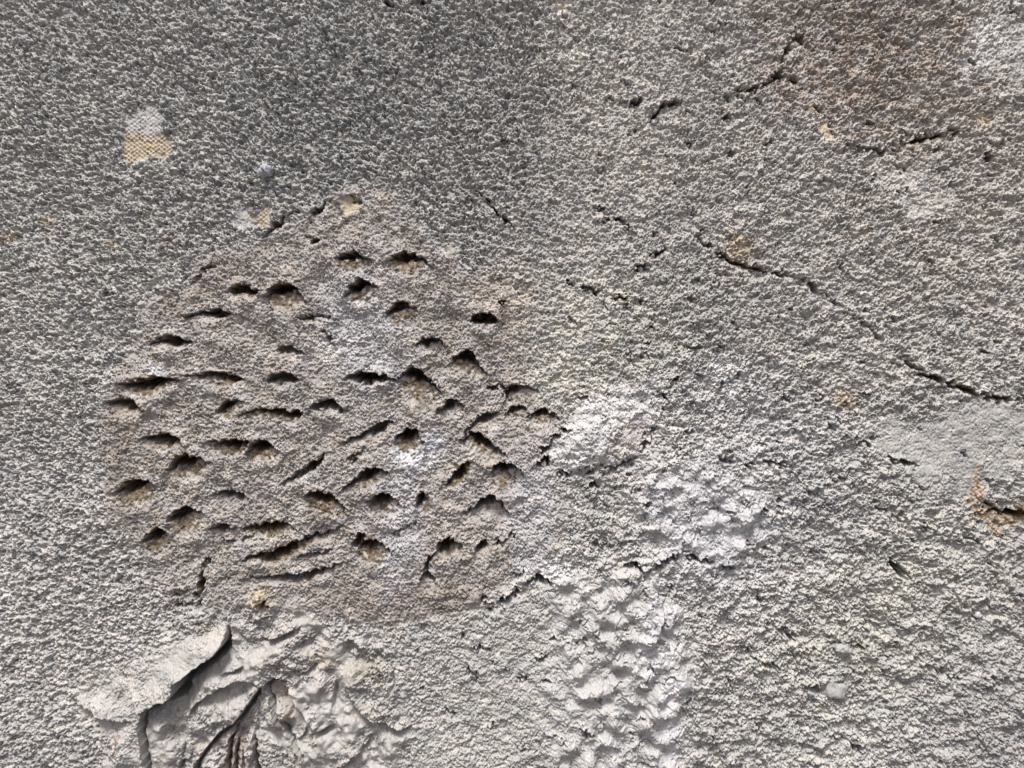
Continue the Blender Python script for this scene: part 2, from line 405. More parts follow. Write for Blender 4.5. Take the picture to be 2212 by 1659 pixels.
hollows = [
    # lip points, depth, reach, brown, deepest place
    (arch(530, 622, 28, 4), 28, 26, .5, None), (arch(620, 626, 38, 6, .55), 36, 48, .8, .35),
    ([(392, 683), (420, 680), (447, 674), (475, 671), (502, 682)], 30, 24, .45, .75),
    ([(335, 744), (355, 735), (385, 733), (412, 742)], 34, 24, .35, .6),
    (arch(627, 752, 24, 8, .3), 17, 24, .15, None),
    ([(264, 829), (295, 825), (325, 820), (350, 816), (395, 822)], 36, 42, .75, .45),
    ([(400, 812), (445, 808), (480, 806), (510, 812), (532, 822)], 24, 36, .6, .78),
    (arch(613, 810, 29, 0, .35), 30, 26, .2, None),
    ([(233, 873), (262, 869), (285, 868), (312, 886)], 30, 30, .3, .65),
    ([(473, 890), (487, 876), (505, 869), (530, 868)], 27, 34, .5, .35),
    ([(518, 900), (545, 888), (580, 885), (615, 886), (640, 890), (658, 890)], 30, 34, .75, .85),
    (arch(710, 870, 30, 4, .45), 33, 24, .1, None),
    ([(308, 948), (335, 943), (360, 938), (382, 943), (400, 958)], 33, 40, .7, .62),
    ([(455, 954), (480, 952), (505, 950), (540, 954)], 33, 30, .75, .65),
    (arch(571, 961, 32, 0, .6), 40, 36, .85, .45), (arch(404, 992, 39, -14, .45), 42, 42, .8, .5),
    ([(606, 1050), (640, 1025), (672, 1000), (704, 980)], 26, 22, .35, .72),
    ([(252, 1064), (275, 1050), (300, 1042), (332, 1045)], 36, 46, .9, .5),
    ([(462, 1070), (490, 1064), (515, 1066), (536, 1080)], 25, 30, .1, .6),
    ([(662, 1072), (685, 1064), (710, 1070), (735, 1086), (752, 1110)], 36, 58, .85, .3),
    (arch(765, 553, 38, 4, .3), 27, 34, .65, .4), (arch(886, 556, 42, 8, .35), 27, 38, .75, .4),
    (arch(780, 617, 30, -14, .6), 38, 40, .7, .4), ([(836, 684), (852, 668), (870, 662), (900, 672)], 25, 42, .6, .4),
    (arch(1046, 684, 27, 0, .35), 34, 26, .4, None), ([(900, 748), (915, 738), (940, 735), (962, 748)], 30, 26, .3, .35),
    ([(975, 793), (988, 778), (1010, 772), (1030, 790), (1048, 808)], 36, 40, .65, .35),
    ([(745, 816), (775, 808), (810, 809), (840, 816), (862, 824)], 48, 26, .45, .4),
    ([(868, 850), (872, 825), (895, 815), (925, 830), (948, 850)], 40, 60, .7, .4),
    ([(948, 890), (965, 875), (982, 870), (1000, 878)], 30, 28, .15, .5),
    ([(1092, 870), (1104, 848), (1128, 841), (1166, 850)], 22, 44, .35, .3),
    ([(1092, 902), (1104, 888), (1128, 886), (1146, 900)], 18, 28, .4, .4), ([(1144, 903), (1160, 893), (1180, 892), (1204, 908)], 26, 30, .5, .4),
    ([(742, 958), (775, 940), (805, 924), (832, 912), (848, 911)], 32, 30, .15, .78),
    (arch(887, 936, 30, 6, .7), 48, 50, .95, .42),
    ([(1004, 948), (1018, 925), (1040, 905), (1072, 894)], 24, 36, .15, .75),
    ([(1000, 957), (1020, 944), (1042, 950), (1062, 965), (1086, 982)], 38, 34, .5, .4),
    ([(960, 1046), (980, 1028), (995, 1010), (1016, 998)], 26, 22, .85, .6),
    ([(738, 1060), (765, 1038), (795, 1018), (818, 1012), (838, 1020)], 38, 42, .45, .7),
    (arch(1094, 1008, 32, 4, .55), 35, 54, .6, .4), (arch(832, 1074, 33, 8, .45), 38, 42, .6, .4),
    ([(900, 1098), (904, 1080), (914, 1068), (924, 1070)], 32, 36, .55, .6),
    ([(1010, 1108), (1035, 1095), (1056, 1084), (1076, 1092), (1096, 1118)], 33, 40, .25, .5),
    ([(364, 1130), (382, 1114), (405, 1104), (440, 1110)], 32, 48, .6, .4), ([(312, 1168), (328, 1155), (345, 1148), (362, 1158)], 38, 46, .9, .5),
    ([(455, 1142), (472, 1136), (485, 1134), (504, 1140)], 32, 22, .15, .55),
    ([(520, 1141), (555, 1134), (590, 1128), (625, 1132), (640, 1146)], 30, 36, .85, .55),
    ([(526, 1210), (550, 1196), (585, 1190), (620, 1178), (660, 1160), (705, 1148), (742, 1132)], 30, 32, .8, .25),
    ([(530, 1250), (580, 1244), (620, 1240), (660, 1236), (700, 1226), (745, 1214)], 26, 26, .15, .55),
    ([(774, 1192), (790, 1176), (810, 1172), (838, 1190)], 38, 44, .9, .4),
    ([(942, 1196), (956, 1178), (976, 1171), (998, 1184)], 44, 32, .75, .45),
    ([(1028, 1194), (1036, 1176), (1048, 1166)], 28, 26, .35, .6),
    ([(906, 1262), (914, 1248), (928, 1244), (944, 1262)], 20, 34, .1, .5),
    ([(764, 1180), (772, 1162), (786, 1150)], 20, 20, .6, None),
]
for i, (p, D, L, b, t0) in enumerate(hollows):
    hollow(p, D * 1.4, L, b, t0, i + 1)
NH = len(hollows)

# creases and edges inside and round the patch: points, depth, reach, brown
creases = [
    ([(914, 1236), (922, 1210), (940, 1192)], 14, 26, .2), ([(448, 1200), (440, 1222), (432, 1250), (422, 1290)], -20, 16, .4),
    ([(563, 520), (600, 480), (643, 450)], 12, 20, .15), ([(653, 485), (690, 447), (737, 410)], 11, 22, .1), ([(750, 421), (787, 437)], 9, 14, .1),
    ([(660, 505), (693, 520)], 10, 16, .3), ([(408, 625), (436, 590), (466, 560)], 7, 14, .2), ([(640, 690), (700, 680), (724, 706)], 8, 16, .25),
    ([(1040, 1281), (1067, 1306), (1098, 1284), (1130, 1263), (1158, 1243), (1184, 1250), (1206, 1278)], 24, 26, 0),
    ([(360, 1288), (385, 1278), (408, 1276)], 16, 16, .1), ([(375, 1300), (400, 1306), (440, 1298)], 14, 16, 0),
    ([(556, 1318), (562, 1306), (580, 1300)], 26, 24, .9), ([(1070, 1168), (1096, 1166), (1106, 1150)], 14, 18, 0),
    ([(1158, 1000), (1178, 990), (1196, 1004)], 14, 18, .3), ([(1154, 984), (1184, 958), (1210, 932), (1240, 922)], 17, 24, 0),
    ([(1196, 1020), (1237, 1021), (1287, 1010), (1337, 1003), (1372, 980)], 16, 22, 0), ([(1372, 980), (1400, 950), (1416, 916)], 8, 18, 0),
    ([(1250, 1056), (1287, 1046), (1332, 1054)], 11, 16, 0), ([(1384, 1085), (1410, 1086)], 12, 14, 0),
    ([(1086, 676), (1090, 646)], -12, 12, .2), ([(1112, 822), (1137, 800)], 11, 14, .1), ([(1046, 838), (1080, 832), (1110, 836)], 11, 14, .1),
    ([(1100, 836), (1094, 860), (1098, 884)], 8, 12, .1), ([(700, 690), (708, 720), (730, 760)], 7, 10, .2),
    ([(737, 1000), (770, 985), (800, 962)], 6, 14, 0), ([(840, 1150), (870, 1142), (900, 1126)], 8, 14, 0),
    ([(620, 1212), (680, 1196), (730, 1180)], 7, 16, 0), ([(470, 1160), (520, 1165), (560, 1150)], 6, 16, 0),
    # long cracks and raised edges out on the wall
    ([(1490, 500), (1530, 528), (1565, 552), (1608, 568), (1642, 580), (1708, 592), (1752, 613), (1790, 640), (1830, 668)], 15, 26, .1),
    ([(1830, 670), (1880, 706), (1930, 750)], 8, 18, 0), ([(1930, 752), (1965, 783), (2042, 823), (2115, 846), (2152, 856), (2240, 856)], 15, 20, .35),
    ([(1358, 238), (1370, 216), (1390, 212)], 18, 20, .1), ([(1400, 262), (1415, 240), (1432, 226), (1478, 216)], 18, 18, .1),
    ([(1562, 216), (1590, 197), (1620, 186), (1650, 178), (1668, 170)], 16, 20, .2), ([(1660, 168), (1702, 155), (1742, 182)], 16, 18, .4),
    ([(1688, 127), (1703, 98), (1722, 77)], 10, 18, .2), ([(1715, 70), (1758, 66)], 10, 14, .3),
    ([(1935, 310), (1975, 300), (2008, 290), (2050, 280), (2092, 272)], 16, 20, .3), ([(2020, 282), (2070, 295)], 7, 12, .1),
    ([(1030, 407), (1057, 437), (1088, 468), (1118, 498)], 12, 14, 0), ([(1280, 440), (1330, 463), (1372, 482)], 12, 16, 0),
    ([(1405, 549), (1425, 540), (1442, 528)], 14, 16, .1), ([(1230, 620), (1270, 619), (1306, 634)], 10, 14, .1), ([(1316, 643), (1356, 637)], 10, 14, .1),
    ([(1370, 580), (1385, 572), (1400, 578)], 16, 18, .2), ([(894, 4), (904, -2), (916, 4)], 22, 16, .3), ([(830, 6), (842, 2), (852, 6)], 14, 12, .1),
    ([(1500, 470), (1492, 446)], 8, 12, 0), ([(1540, 610), (1560, 590), (1580, 578)], 8, 20, .1),
    ([(1935, 353), (1950, 356), (1966, 367)], 14, 14, .2), ([(1885, 380), (1910, 388)], 9, 12, .2), ([(1940, 412), (1958, 416)], 14, 14, .3),
    ([(1802, 402), (1818, 410)], 10, 12, .1), ([(1820, 302), (1842, 317), (1892, 323), (1945, 330)], 9, 14, .2), ([(2130, 330), (2156, 338)], 14, 12, .3),
    ([(2022, 467), (2036, 482)], 9, 10, 0), ([(2152, 310), (2190, 292)], 8, 12, .2), ([(1560, 248), (1582, 256)], 12, 14, .2),
    ([(1670, 262), (1690, 250)], 8, 12, 0), ([(1480, 300), (1500, 312)], 7, 12, 0),
    ([(1535, 852), (1556, 830), (1585, 816), (1600, 798)], 14, 16, 0), ([(1434, 838), (1450, 822), (1468, 814)], 20, 18, .1),
    ([(1405, 856), (1425, 848), (1440, 858)], 12, 14, .1), ([(1478, 753), (1515, 752)], 8, 12, 0), ([(1582, 700), (1602, 708)], 14, 12, 0),
    ([(1905, 749), (1930, 746)], 13, 14, .2), ([(1945, 762), (1966, 776)], 9, 12, .1), ([(1700, 660), (1716, 664)], 7, 9, 0),
    ([(1788, 916), (1806, 932)], 12, 14, 0), ([(1812, 944), (1840, 948), (1872, 957), (1895, 940)], 10, 14, 0),
    ([(1905, 976), (1932, 993), (1958, 996), (1990, 1004)], 11, 14, 0), ([(2128, 1083), (2160, 1100), (2235, 1104)], 22, 20, .8),
    ([(1680, 1073), (1694, 1086), (1712, 1102)], 12, 14, 0), ([(1782, 1008), (1802, 1030), (1816, 1046)], 9, 12, 0),
    ([(1735, 1050), (1760, 1066), (1790, 1090)], 8, 12, 0), ([(1690, 900), (1716, 905)], 8, 12, 0), ([(1740, 740), (1780, 735)], 6, 10, 0),
    ([(1550, 985), (1600, 1000), (1650, 1000)], 9, 16, 0), ([(1640, 985), (1680, 1000), (1720, 998)], 8, 14, 0),
    ([(1912, 1186), (1928, 1206), (1942, 1226), (1963, 1248)], 22, 14, 0), ([(1995, 1186), (2022, 1203)], 12, 12, 0),
    ([(1475, 1191), (1502, 1203), (1540, 1208)], 15, 16, 0), ([(1548, 1219), (1602, 1228), (1612, 1246)], 13, 16, 0),
    ([(1618, 1269), (1637, 1275), (1648, 1308)], 12, 14, 0), ([(1682, 1353), (1700, 1366), (1716, 1374), (1744, 1366)], 13, 14, 0),
    ([(1602, 1389), (1622, 1416), (1648, 1429), (1682, 1437), (1706, 1432)], 12, 14, 0), ([(1742, 1476), (1780, 1488)], 12, 14, 0),
    ([(1832, 1402), (1850, 1394), (1880, 1399)], 9, 12, 0), ([(1975, 1426), (2008, 1439), (2055, 1459), (2105, 1460)], 11, 16, 0),
    ([(1822, 1596), (1852, 1616), (1872, 1628)], 11, 14, 0), ([(1995, 1134), (2012, 1152)], 12, 12, 0), ([(2068, 1169), (2092, 1162), (2126, 1177)], 10, 14, 0),
    ([(2045, 1316), (2060, 1326)], 14, 12, 0), ([(1650, 1180), (1668, 1196)], 12, 14, 0), ([(1890, 1090), (1915, 1100)], 8, 12, 0),
    ([(1806, 1300), (1826, 1308)], 10, 12, 0), ([(1600, 1340), (1622, 1364)], 9, 12, 0), ([(1680, 1600), (1700, 1620)], 9, 12, 0),
    ([(1337, 1224), (1364, 1215), (1400, 1224), (1432, 1206), (1478, 1192)], 20, 22, 0),
    ([(1010, 1440), (1022, 1460), (1040, 1476)], 11, 12, 0), ([(1018, 1404), (1040, 1398), (1062, 1404)], 12, 16, 0),
    ([(1164, 1466), (1197, 1474)], 11, 12, 0), ([(1158, 1420), (1182, 1418)], 11, 12, 0), ([(1250, 1563), (1287, 1588)], 12, 14, 0),
    ([(1120, 1460), (1140, 1466)], 12, 12, 0), ([(1220, 1366), (1240, 1380), (1262, 1372)], 12, 14, 0), ([(990, 1370), (1010, 1364)], 9, 12, 0),
    ([(1100, 1250), (1150, 1222)], 6, 14, 0), ([(1265, 1645), (1280, 1652)], 14, 12, 0), ([(960, 1530), (985, 1548)], 8, 14, 0),
]
for i, (p, D, L, b) in enumerate(creases):
    if D < 0: p, D = p[::-1], -D
    lip(p, D * 1.8, L, fu=14, up=D * .38, brown=b, cleft=4.5 + D * .28, jag=.75, crk=(i + 1) if (D >= 15 and len(p) > 3) else 0)

rng = np.random.default_rng(77)
for _ in range(330):                      # small tears in the coat, thicker on the rough right half
    x = rng.uniform(900, 2290); y = rng.uniform(-50, 1710)
    if x < 1200 and y < 1330: continue
    a = math.radians(rng.normal(22, 30)); l = rng.uniform(8, 26)
    D = rng.uniform(4, 10)
    lip([(x, y), (x + l * math.cos(a) * .5 + rng.normal(0, 2), y + l * math.sin(a) * .5 + rng.normal(0, 2)), (x + l * math.cos(a), y + l * math.sin(a))],
        D * 1.7, rng.uniform(7, 14), fu=9, up=D * .6, cleft=D * .6)

# ------------------------------------------------------------------ the plaster smear at the lower left
edge = [(326, 1740), (322, 1659), (313, 1593), (311, 1559), (316, 1532), (352, 1509), (386, 1494), (390, 1468), (412, 1452), (438, 1432), (477, 1404), (490, 1380), (493, 1352)]
def fold(pts, Ds, L, ups, fu, clean=True, power=1.0, rec=0.1, cl=0.0):
    """a big fold: raised before the line, dropping behind it; depth and height given per point"""
    sp = smooth_line(pts, 6)
    n = len(pts)
    sl, s, t = stroke(sp, max(L, fu * 2.6) + 8, clean)
    q = np.array([np.linalg.norm(np.array(sp[i + 1]) - np.array(sp[i])) for i in range(len(sp) - 1)]); c = np.concatenate([[0], np.cumsum(q)]) / q.sum()
    kn = c[::6][:n] if len(c[::6]) >= n else np.append(c[::6], 1.0)[:n]
    D = np.interp(t, kn, Ds); Up = np.interp(t, kn, ups)
    below = sstep(-1.4, 1.2, s)
    end = np.where((t <= 0.0001) | (t >= 0.9999), np.exp(-np.abs(s) / 3), 1.0)
    dep = 1.65 * D * np.clip(1 - s / L, 0, 1) ** power * below * end
    if cl: dep = dep * .55 + below * end * D * 1.6 * (1 - sstep(.5, 1.2, s / (cl * (.3 + .7 * D / max(Ds)))))
    r = np.clip(-s, 0, None)
    rim = 1.6 * Up * (1 - below) * np.exp(-(r / fu) ** 1.4) * end
    H[sl] += rim - dep
    UNDER[sl] = np.maximum(UNDER[sl], dep * rec)
    DAMP[sl] = np.maximum(DAMP[sl], np.clip(dep / 20, 0, .7))

fold(edge[:5], [10, 12, 14, 12, 6], 13, [10, 12, 12, 12, 10], 36, rec=.1, cl=5)
fold(edge[4:], [16, 22, 40, 44, 44, 42, 34, 18, 2], 44, [22, 26, 26, 24, 22, 20, 16, 8, 0], 50, rec=.12, cl=17)
fold([(153, 1499), (166, 1511), (182, 1521), (209, 1536), (235, 1546), (262, 1552), (292, 1552)], [3, 7, 12, 16, 16, 10, 0], 26, [3, 6, 10, 12, 12, 8, 2], 22, rec=.1, cl=6)
fold([(469, 1459), (495, 1452), (516, 1444), (533, 1434)], [0, 8, 10, 0], 14, [0, 3, 4, 0], 10)
fold([(408, 1556), (421, 1524), (456, 1498), (490, 1478), (525, 1467), (552, 1469), (566, 1479)], [0, 9, 13, 14, 12, 9, 4], 26, [0, 6, 8, 8, 6, 5, 3], 12)
fold([(418, 1680), (423, 1654), (438, 1628), (469, 1590), (512, 1554), (542, 1516), (564, 1484)], [8, 14, 14, 14, 18, 18, 10], 24, [4, 6, 7, 8, 12, 12, 6], 14, cl=8)
fold([(571, 1490), (576, 1478), (586, 1470), (604, 1466), (622, 1474)], [6, 20, 22, 18, 4], 40, [2, 4, 5, 5, 2], 10, rec=.2, cl=9)
fold([(660, 1646), (653, 1632), (623, 1593), (597, 1550), (583, 1505), (574, 1482)], [0, 7, 12, 13, 14, 6], 22, [0, 4, 6, 7, 6, 2], 10, cl=4)
fold([(619, 1484), (626, 1500), (641, 1524), (664, 1552), (680, 1573)][::1], [4, 10, 12, 12, 8], 26, [2, 6, 8, 8, 6], 14)
fold([(678, 1574), (694, 1578), (718, 1566)], [6, 14, 4], 18, [4, 6, 2], 12)
fold([(486, 1690), (486, 1658), (495, 1606), (513, 1566)], [14, 16, 14, 4], 15, [3, 5, 5, 1], 9, cl=4)
fold([(503, 1690), (503, 1658), (508, 1615), (524, 1575)], [14, 15, 12, 3], 14, [3, 5, 5, 1], 8, cl=4)
fold([(522, 1690), (522, 1650), (528, 1600)], [8, 9, 2], 10, [2, 3, 1], 6)
fold([(554, 1690), (554, 1658), (550, 1619), (547, 1584)], [14, 14, 12, 3], 12, [4, 5, 5, 1], 8, cl=4)
fold([(563, 1378), (593, 1380), (623, 1366), (646, 1354)], [2, 14, 14, 2], 18, [1, 5, 6, 1], 14)
fold([(649, 1456), (667, 1447), (681, 1435)], [3, 10, 5], 14, [1, 4, 2], 9)
fold([(751, 1490), (770, 1524), (796, 1550), (831, 1560), (861, 1573), (892, 1566)], [5, 12, 14, 13, 13, 3], 24, [3, 8, 9, 8, 8, 2], 24)
fold([(852, 1450), (855, 1470), (850, 1490), (842, 1506)], [3, 10, 10, 3], 12, [2, 5, 5, 1], 10)
fold([(718, 1530), (720, 1500), (724, 1470)], [8, 10, 2], 14, [3, 5, 1], 9)
fold([(814, 1398), (826, 1416), (835, 1434)], [2, 8, 3], 12, [1, 3, 1], 8)
fold([(560, 1340), (575, 1332), (600, 1336)], [2, 6, 2], 12, [1, 3, 1], 8)
fold([(390, 1640), (398, 1618), (402, 1590)], [2, 6, 2], 14, [1, 3, 1], 10)
fold([(384, 1665), (392, 1645), (410, 1640)], [14, 16, 4], 12, [3, 5, 1], 8)
fold([(730, 1660), (760, 1640), (790, 1610), (800, 1590)], [8, 10, 8, 2], 20, [3, 5, 4, 1], 16)
fold([(640, 1600), (655, 1590), (662, 1570)], [3, 8, 2], 14, [2, 4, 1], 10)
# trough of dragged plaster right of the knot, and the long soft hummocks
H -= 8 * blob(622, 1530, 14, 60, -28, .7, .15)
H += 9 * blob(520, 1520, 16, 62, 48, .8, .15) + 8 * blob(540, 1620, 8, 60, 8, .8, .1) + 12 * blob(275, 1600, 34, 90, 0, .9, .15)
H += 10 * blob(560, 1430, 60, 26, -10, .9, .2) + 9 * blob(820, 1500, 50, 55, 20, .9, .3) + 12 * blob(700, 1620, 26, 18, 0, .9, .3)
# curling paint fold on the white band
fold([(1444, 1396), (1438, 1378), (1421, 1358), (1428, 1322), (1424, 1292), (1398, 1250)], [5, 9, 9, 10, 9, 2], 22, [3, 8, 8, 10, 9, 2], 9)

# ------------------------------------------------------------------ put the relief together
H += hG * (1 - DAMP)
H -= sstep(40, 0, np.minimum(np.minimum(X - X0, X1 - X), np.minimum(Y - Y0, Y1 - Y))) * H      # joins the plain coat outside

# ------------------------------------------------------------------ colour of the surface, zone by zone
n60, n25, n12, n140 = noise(70, 51, .5), noise(26, 52, .5), noise(12, 53, .5), lownoise(140, 54)
def col(r, g, b): return np.array([r, g, b], np.float32)
ALB = np.empty(X.shape + (3,), np.float32)
base = col(.375, .368, .352)
ALB[:] = base
def tint(mask, c):
    m = np.clip(mask, 0, 1)[..., None]
    ALB[:] = ALB * (1 - m) + c * m
tint(blob(330, 150, 900, 420, 0, .8) * .7, col(.315, .314, .308))           # darker cool tone, upper left
tint(blob(850, 200, 420, 300, 0, .8) * .6, col(.275, .278, .28))
tint(blob(30, 1050, 90, 110, 0, .9) * .5, col(.24, .25, .27))
tint(blob(1290, 150, 110, 230, -14, .8) * (.55 + .2 * n60), col(.52, .50, .46))
tint(blob(1600, 250, 520, 420, 0, .8) * .45, col(.37, .35, .33))
tint(blob(1830, 60, 190, 150, 25, .6) * (.7 + .2 * n60), col(.26, .22, .195))
tint(blob(1800, 210, 170, 70, 20, .6) * (.55 + .3 * n60), col(.28, .235, .205))
tint(blob(2040, 150, 150, 130, 0, .6) * (.35 + .3 * n60), col(.29, .24, .20))
tint(blob(2080, 400, 200, 260, 0, .8) * .4, col(.35, .315, .285))
tint(blob(1290, 760, 190, 170, 10, .6) * (.55 + .2 * n60), col(.46, .445, .40))   # creamy coat right of the patch
tint(blob(1500, 690, 150, 160, 0, .8) * .4, col(.29, .295, .29))
tint(blob(1600, 1330, 620, 380, 0, .8) * .45, col(.45, .45, .44))
tint(blob(1950, 1350, 260, 160, 0, .8) * .45, col(.43, .42, .375))
tint(blob(2160, 1520, 200, 200, 0, .8) * .5, col(.30, .30, .31))
tint(blob(120, 1350, 420, 480, 0, .8) * .7, col(.42, .41, .40))
tint(blob(1760, 1130, 80, 110, 20, .8) * .35, col(.30, .30, .32))
tint(np.clip(n140 * .5, 0, 1) * .18, col(.50, .49, .47)); tint(np.clip(-n140 * .5, 0, 1) * .18, col(.26, .255, .25))
# patch: pinkish-beige mortar with worn pale and violet-grey paint on it
tint(PATCH * .9, col(.285, .26, .238))
tint(PATCH * np.clip(.30 + .55 * n60, 0, 1) * .6, col(.375, .365, .36))
tint(PATCH * np.clip(n25 * .7 - .2, 0, 1) * .4, col(.42, .41, .39))
tint(PATCH * (blob(250, 960, 50, 170) + blob(420, 590, 130, 60, -30) + blob(900, 1300, 200, 50)) * .55, col(.235, .20, .175))
tint(PATCH * (blob(780, 720, 80, 130, -20) + blob(860, 1130, 50, 180, 5) + blob(1150, 1090, 60, 130)) * .55, col(.44, .445, .475))
tint((blob(350, 810, 30, 14) + blob(905, 975, 45, 40)) * .6, col(.55, .56, .62))
tint(np.clip(LOBE * 1.0, 0, 1) * .7, col(.49, .49, .50)); tint(blob(1370, 950, 50, 50) * LOBE * .7, col(.40, .36, .33))
tint(blob(1090, 640, 60, 70) * .5, col(.40, .34, .29))
tint(blob(1040, 1090, 90, 60) * .2, col(.36, .35, .36))
# thick white paint
tint(DAUB * .6, col(.41, .41, .415)); tint(blur(LUMP, 18) * .8, col(.455, .455, .48))
tint(blob(1428, 1450, 38, 210, -5, .7, 1.6) * .8, col(.50, .50, .52))
tint(blob(1640, 920, 190, 110, 20, .8) * .5, col(.46, .46, .48)); tint(blob(1570, 805, 40, 45, -30, .5) * .65, col(.58, .58, .6))
tint(blob(1560, 1240, 120, 60, 15, .8) * .5, col(.47, .47, .50)); tint(blob(1180, 1230, 50, 30) * .6, col(.62, .62, .64))
# smear
tint(SM2 * .85, col(.355, .345, .33)); tint(WING * .5, col(.365, .355, .34))
tint(SMEAR * np.clip(n60 * .6, 0, 1) * .4, col(.42, .41, .395))
tint(blob(622, 1530, 12, 60, -28, .5, .2) * .75, col(.37, .325, .30)); tint(blob(545, 1585, 9, 22, -15, .5, .2) * .0, base)
tint(blob(510, 1630, 26, 60, 8, .6, .2) * .6, col(.38, .325, .30)); tint(blob(790, 1440, 40, 22, -20) * .5, col(.28, .262, .21))
tint(blob(700, 1425, 30, 30) * .45, col(.38, .33, .27)); tint(blob(440, 1625, 20, 24, 30, .5, .2) * .5, col(.38, .35, .33))
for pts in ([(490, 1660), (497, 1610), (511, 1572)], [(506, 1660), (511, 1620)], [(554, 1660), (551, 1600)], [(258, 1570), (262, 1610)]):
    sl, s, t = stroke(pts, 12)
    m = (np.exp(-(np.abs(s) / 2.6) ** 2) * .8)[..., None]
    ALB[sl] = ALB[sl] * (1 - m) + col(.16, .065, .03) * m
# smooth skims and bare spots
for m_, c_ in ((SKIM * .6, col(.33, .328, .32)), (skim_b * .6, col(.38, .37, .36)), (skim_c * .6, col(.40, .39, .375)), (skim_d * .8, col(.34, .34, .345)), (skim_e * .8, col(.36, .36, .355))):
    tint(m_, c_)
tint(blob(2130, 110, 45, 60, 20) * .5, col(.50, .50, .50))
wv = np.sin(X / 1.9 + .35 * W3 + np.pi * (np.floor(Y / 4.6) % 2)) * np.abs(np.sin(np.pi * Y / 4.6))
weave = np.clip(.78 + .3 * n12 + .30 * wv, 0, 1)
H += (bare_a + bare_b + bare_d + skim_d * .6) * 1.4 * wv
tint(bare_a * weave, col(.37, .30, .19)); tint(bare_b * .8 * weave, col(.42, .33, .20)); tint(bare_c * .8 * weave, col(.46, .37, .22))
tint(bare_d * np.clip(.55 + .5 * n12 + .5 * wv, 0, 1), col(.24, .145, .065)); tint(bare_e * .6, col(.45, .38, .27)); tint(bare_f * .7, col(.42, .33, .22))
for (x, y, r) in ((243, 530, 9), (100, 478, 12), (12, 508, 14), (358, 515, 9), (1755, 235, 12), (2120, 255, 16), (1590, 545, 26), (1830, 860, 20), (560, 1300, 20)):
    tint(blob(x, y, r * 1.3, r, 0, .5, .5) * .65, col(.43, .35, .25))
for (x, y, rx, ry) in ((1705, 664, 14, 5), (1718, 676, 9, 6), (1874, 633, 15, 10), (2003, 772, 18, 13), (1258, 110, 40, 16), (1300, 60, 30, 12), (1200, 30, 22, 14), (706, 760, 26, 26), (1690, 1110, 20, 8)):
    tint(blob(x, y, rx, ry, 0, .4, .4) * .6, col(.62, .61, .59))
# grain: each lump of aggregate has its own tone
tone = 1 + ((cv - .5) * .22 * left + (cvb - .5) * .26 + (cvs - .5) * .12) * (1 - coarse * .7) * (1 - SMEAR * .6)
ALB *= tone[..., None]
warmth = ((cvb - .5) * .05)[..., None] * np.array([1, .1, -1], np.float32)
ALB *= 1 + warmth
# soil-brown core laid bare inside the hollows, in patches
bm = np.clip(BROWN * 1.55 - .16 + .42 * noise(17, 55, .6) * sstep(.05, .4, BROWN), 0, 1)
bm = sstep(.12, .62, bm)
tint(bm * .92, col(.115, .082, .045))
tint(sstep(.5, 1, bm) * np.clip(n12 * .5, 0, 1) * .7, col(.30, .25, .175))
# keep the colours within a fixed range
ALB = np.clip(ALB, .02, .8)
GLOSS = np.clip(.18 + .6 * SMEAR + .3 * coarse + .3 * smooth + .2 * (1 - left) * sstep(1400, 2000, X) * (Y < 900) - bm * .3 + .6 * (cvs > .94) + .5 * (cvd > .94), 0, 1)

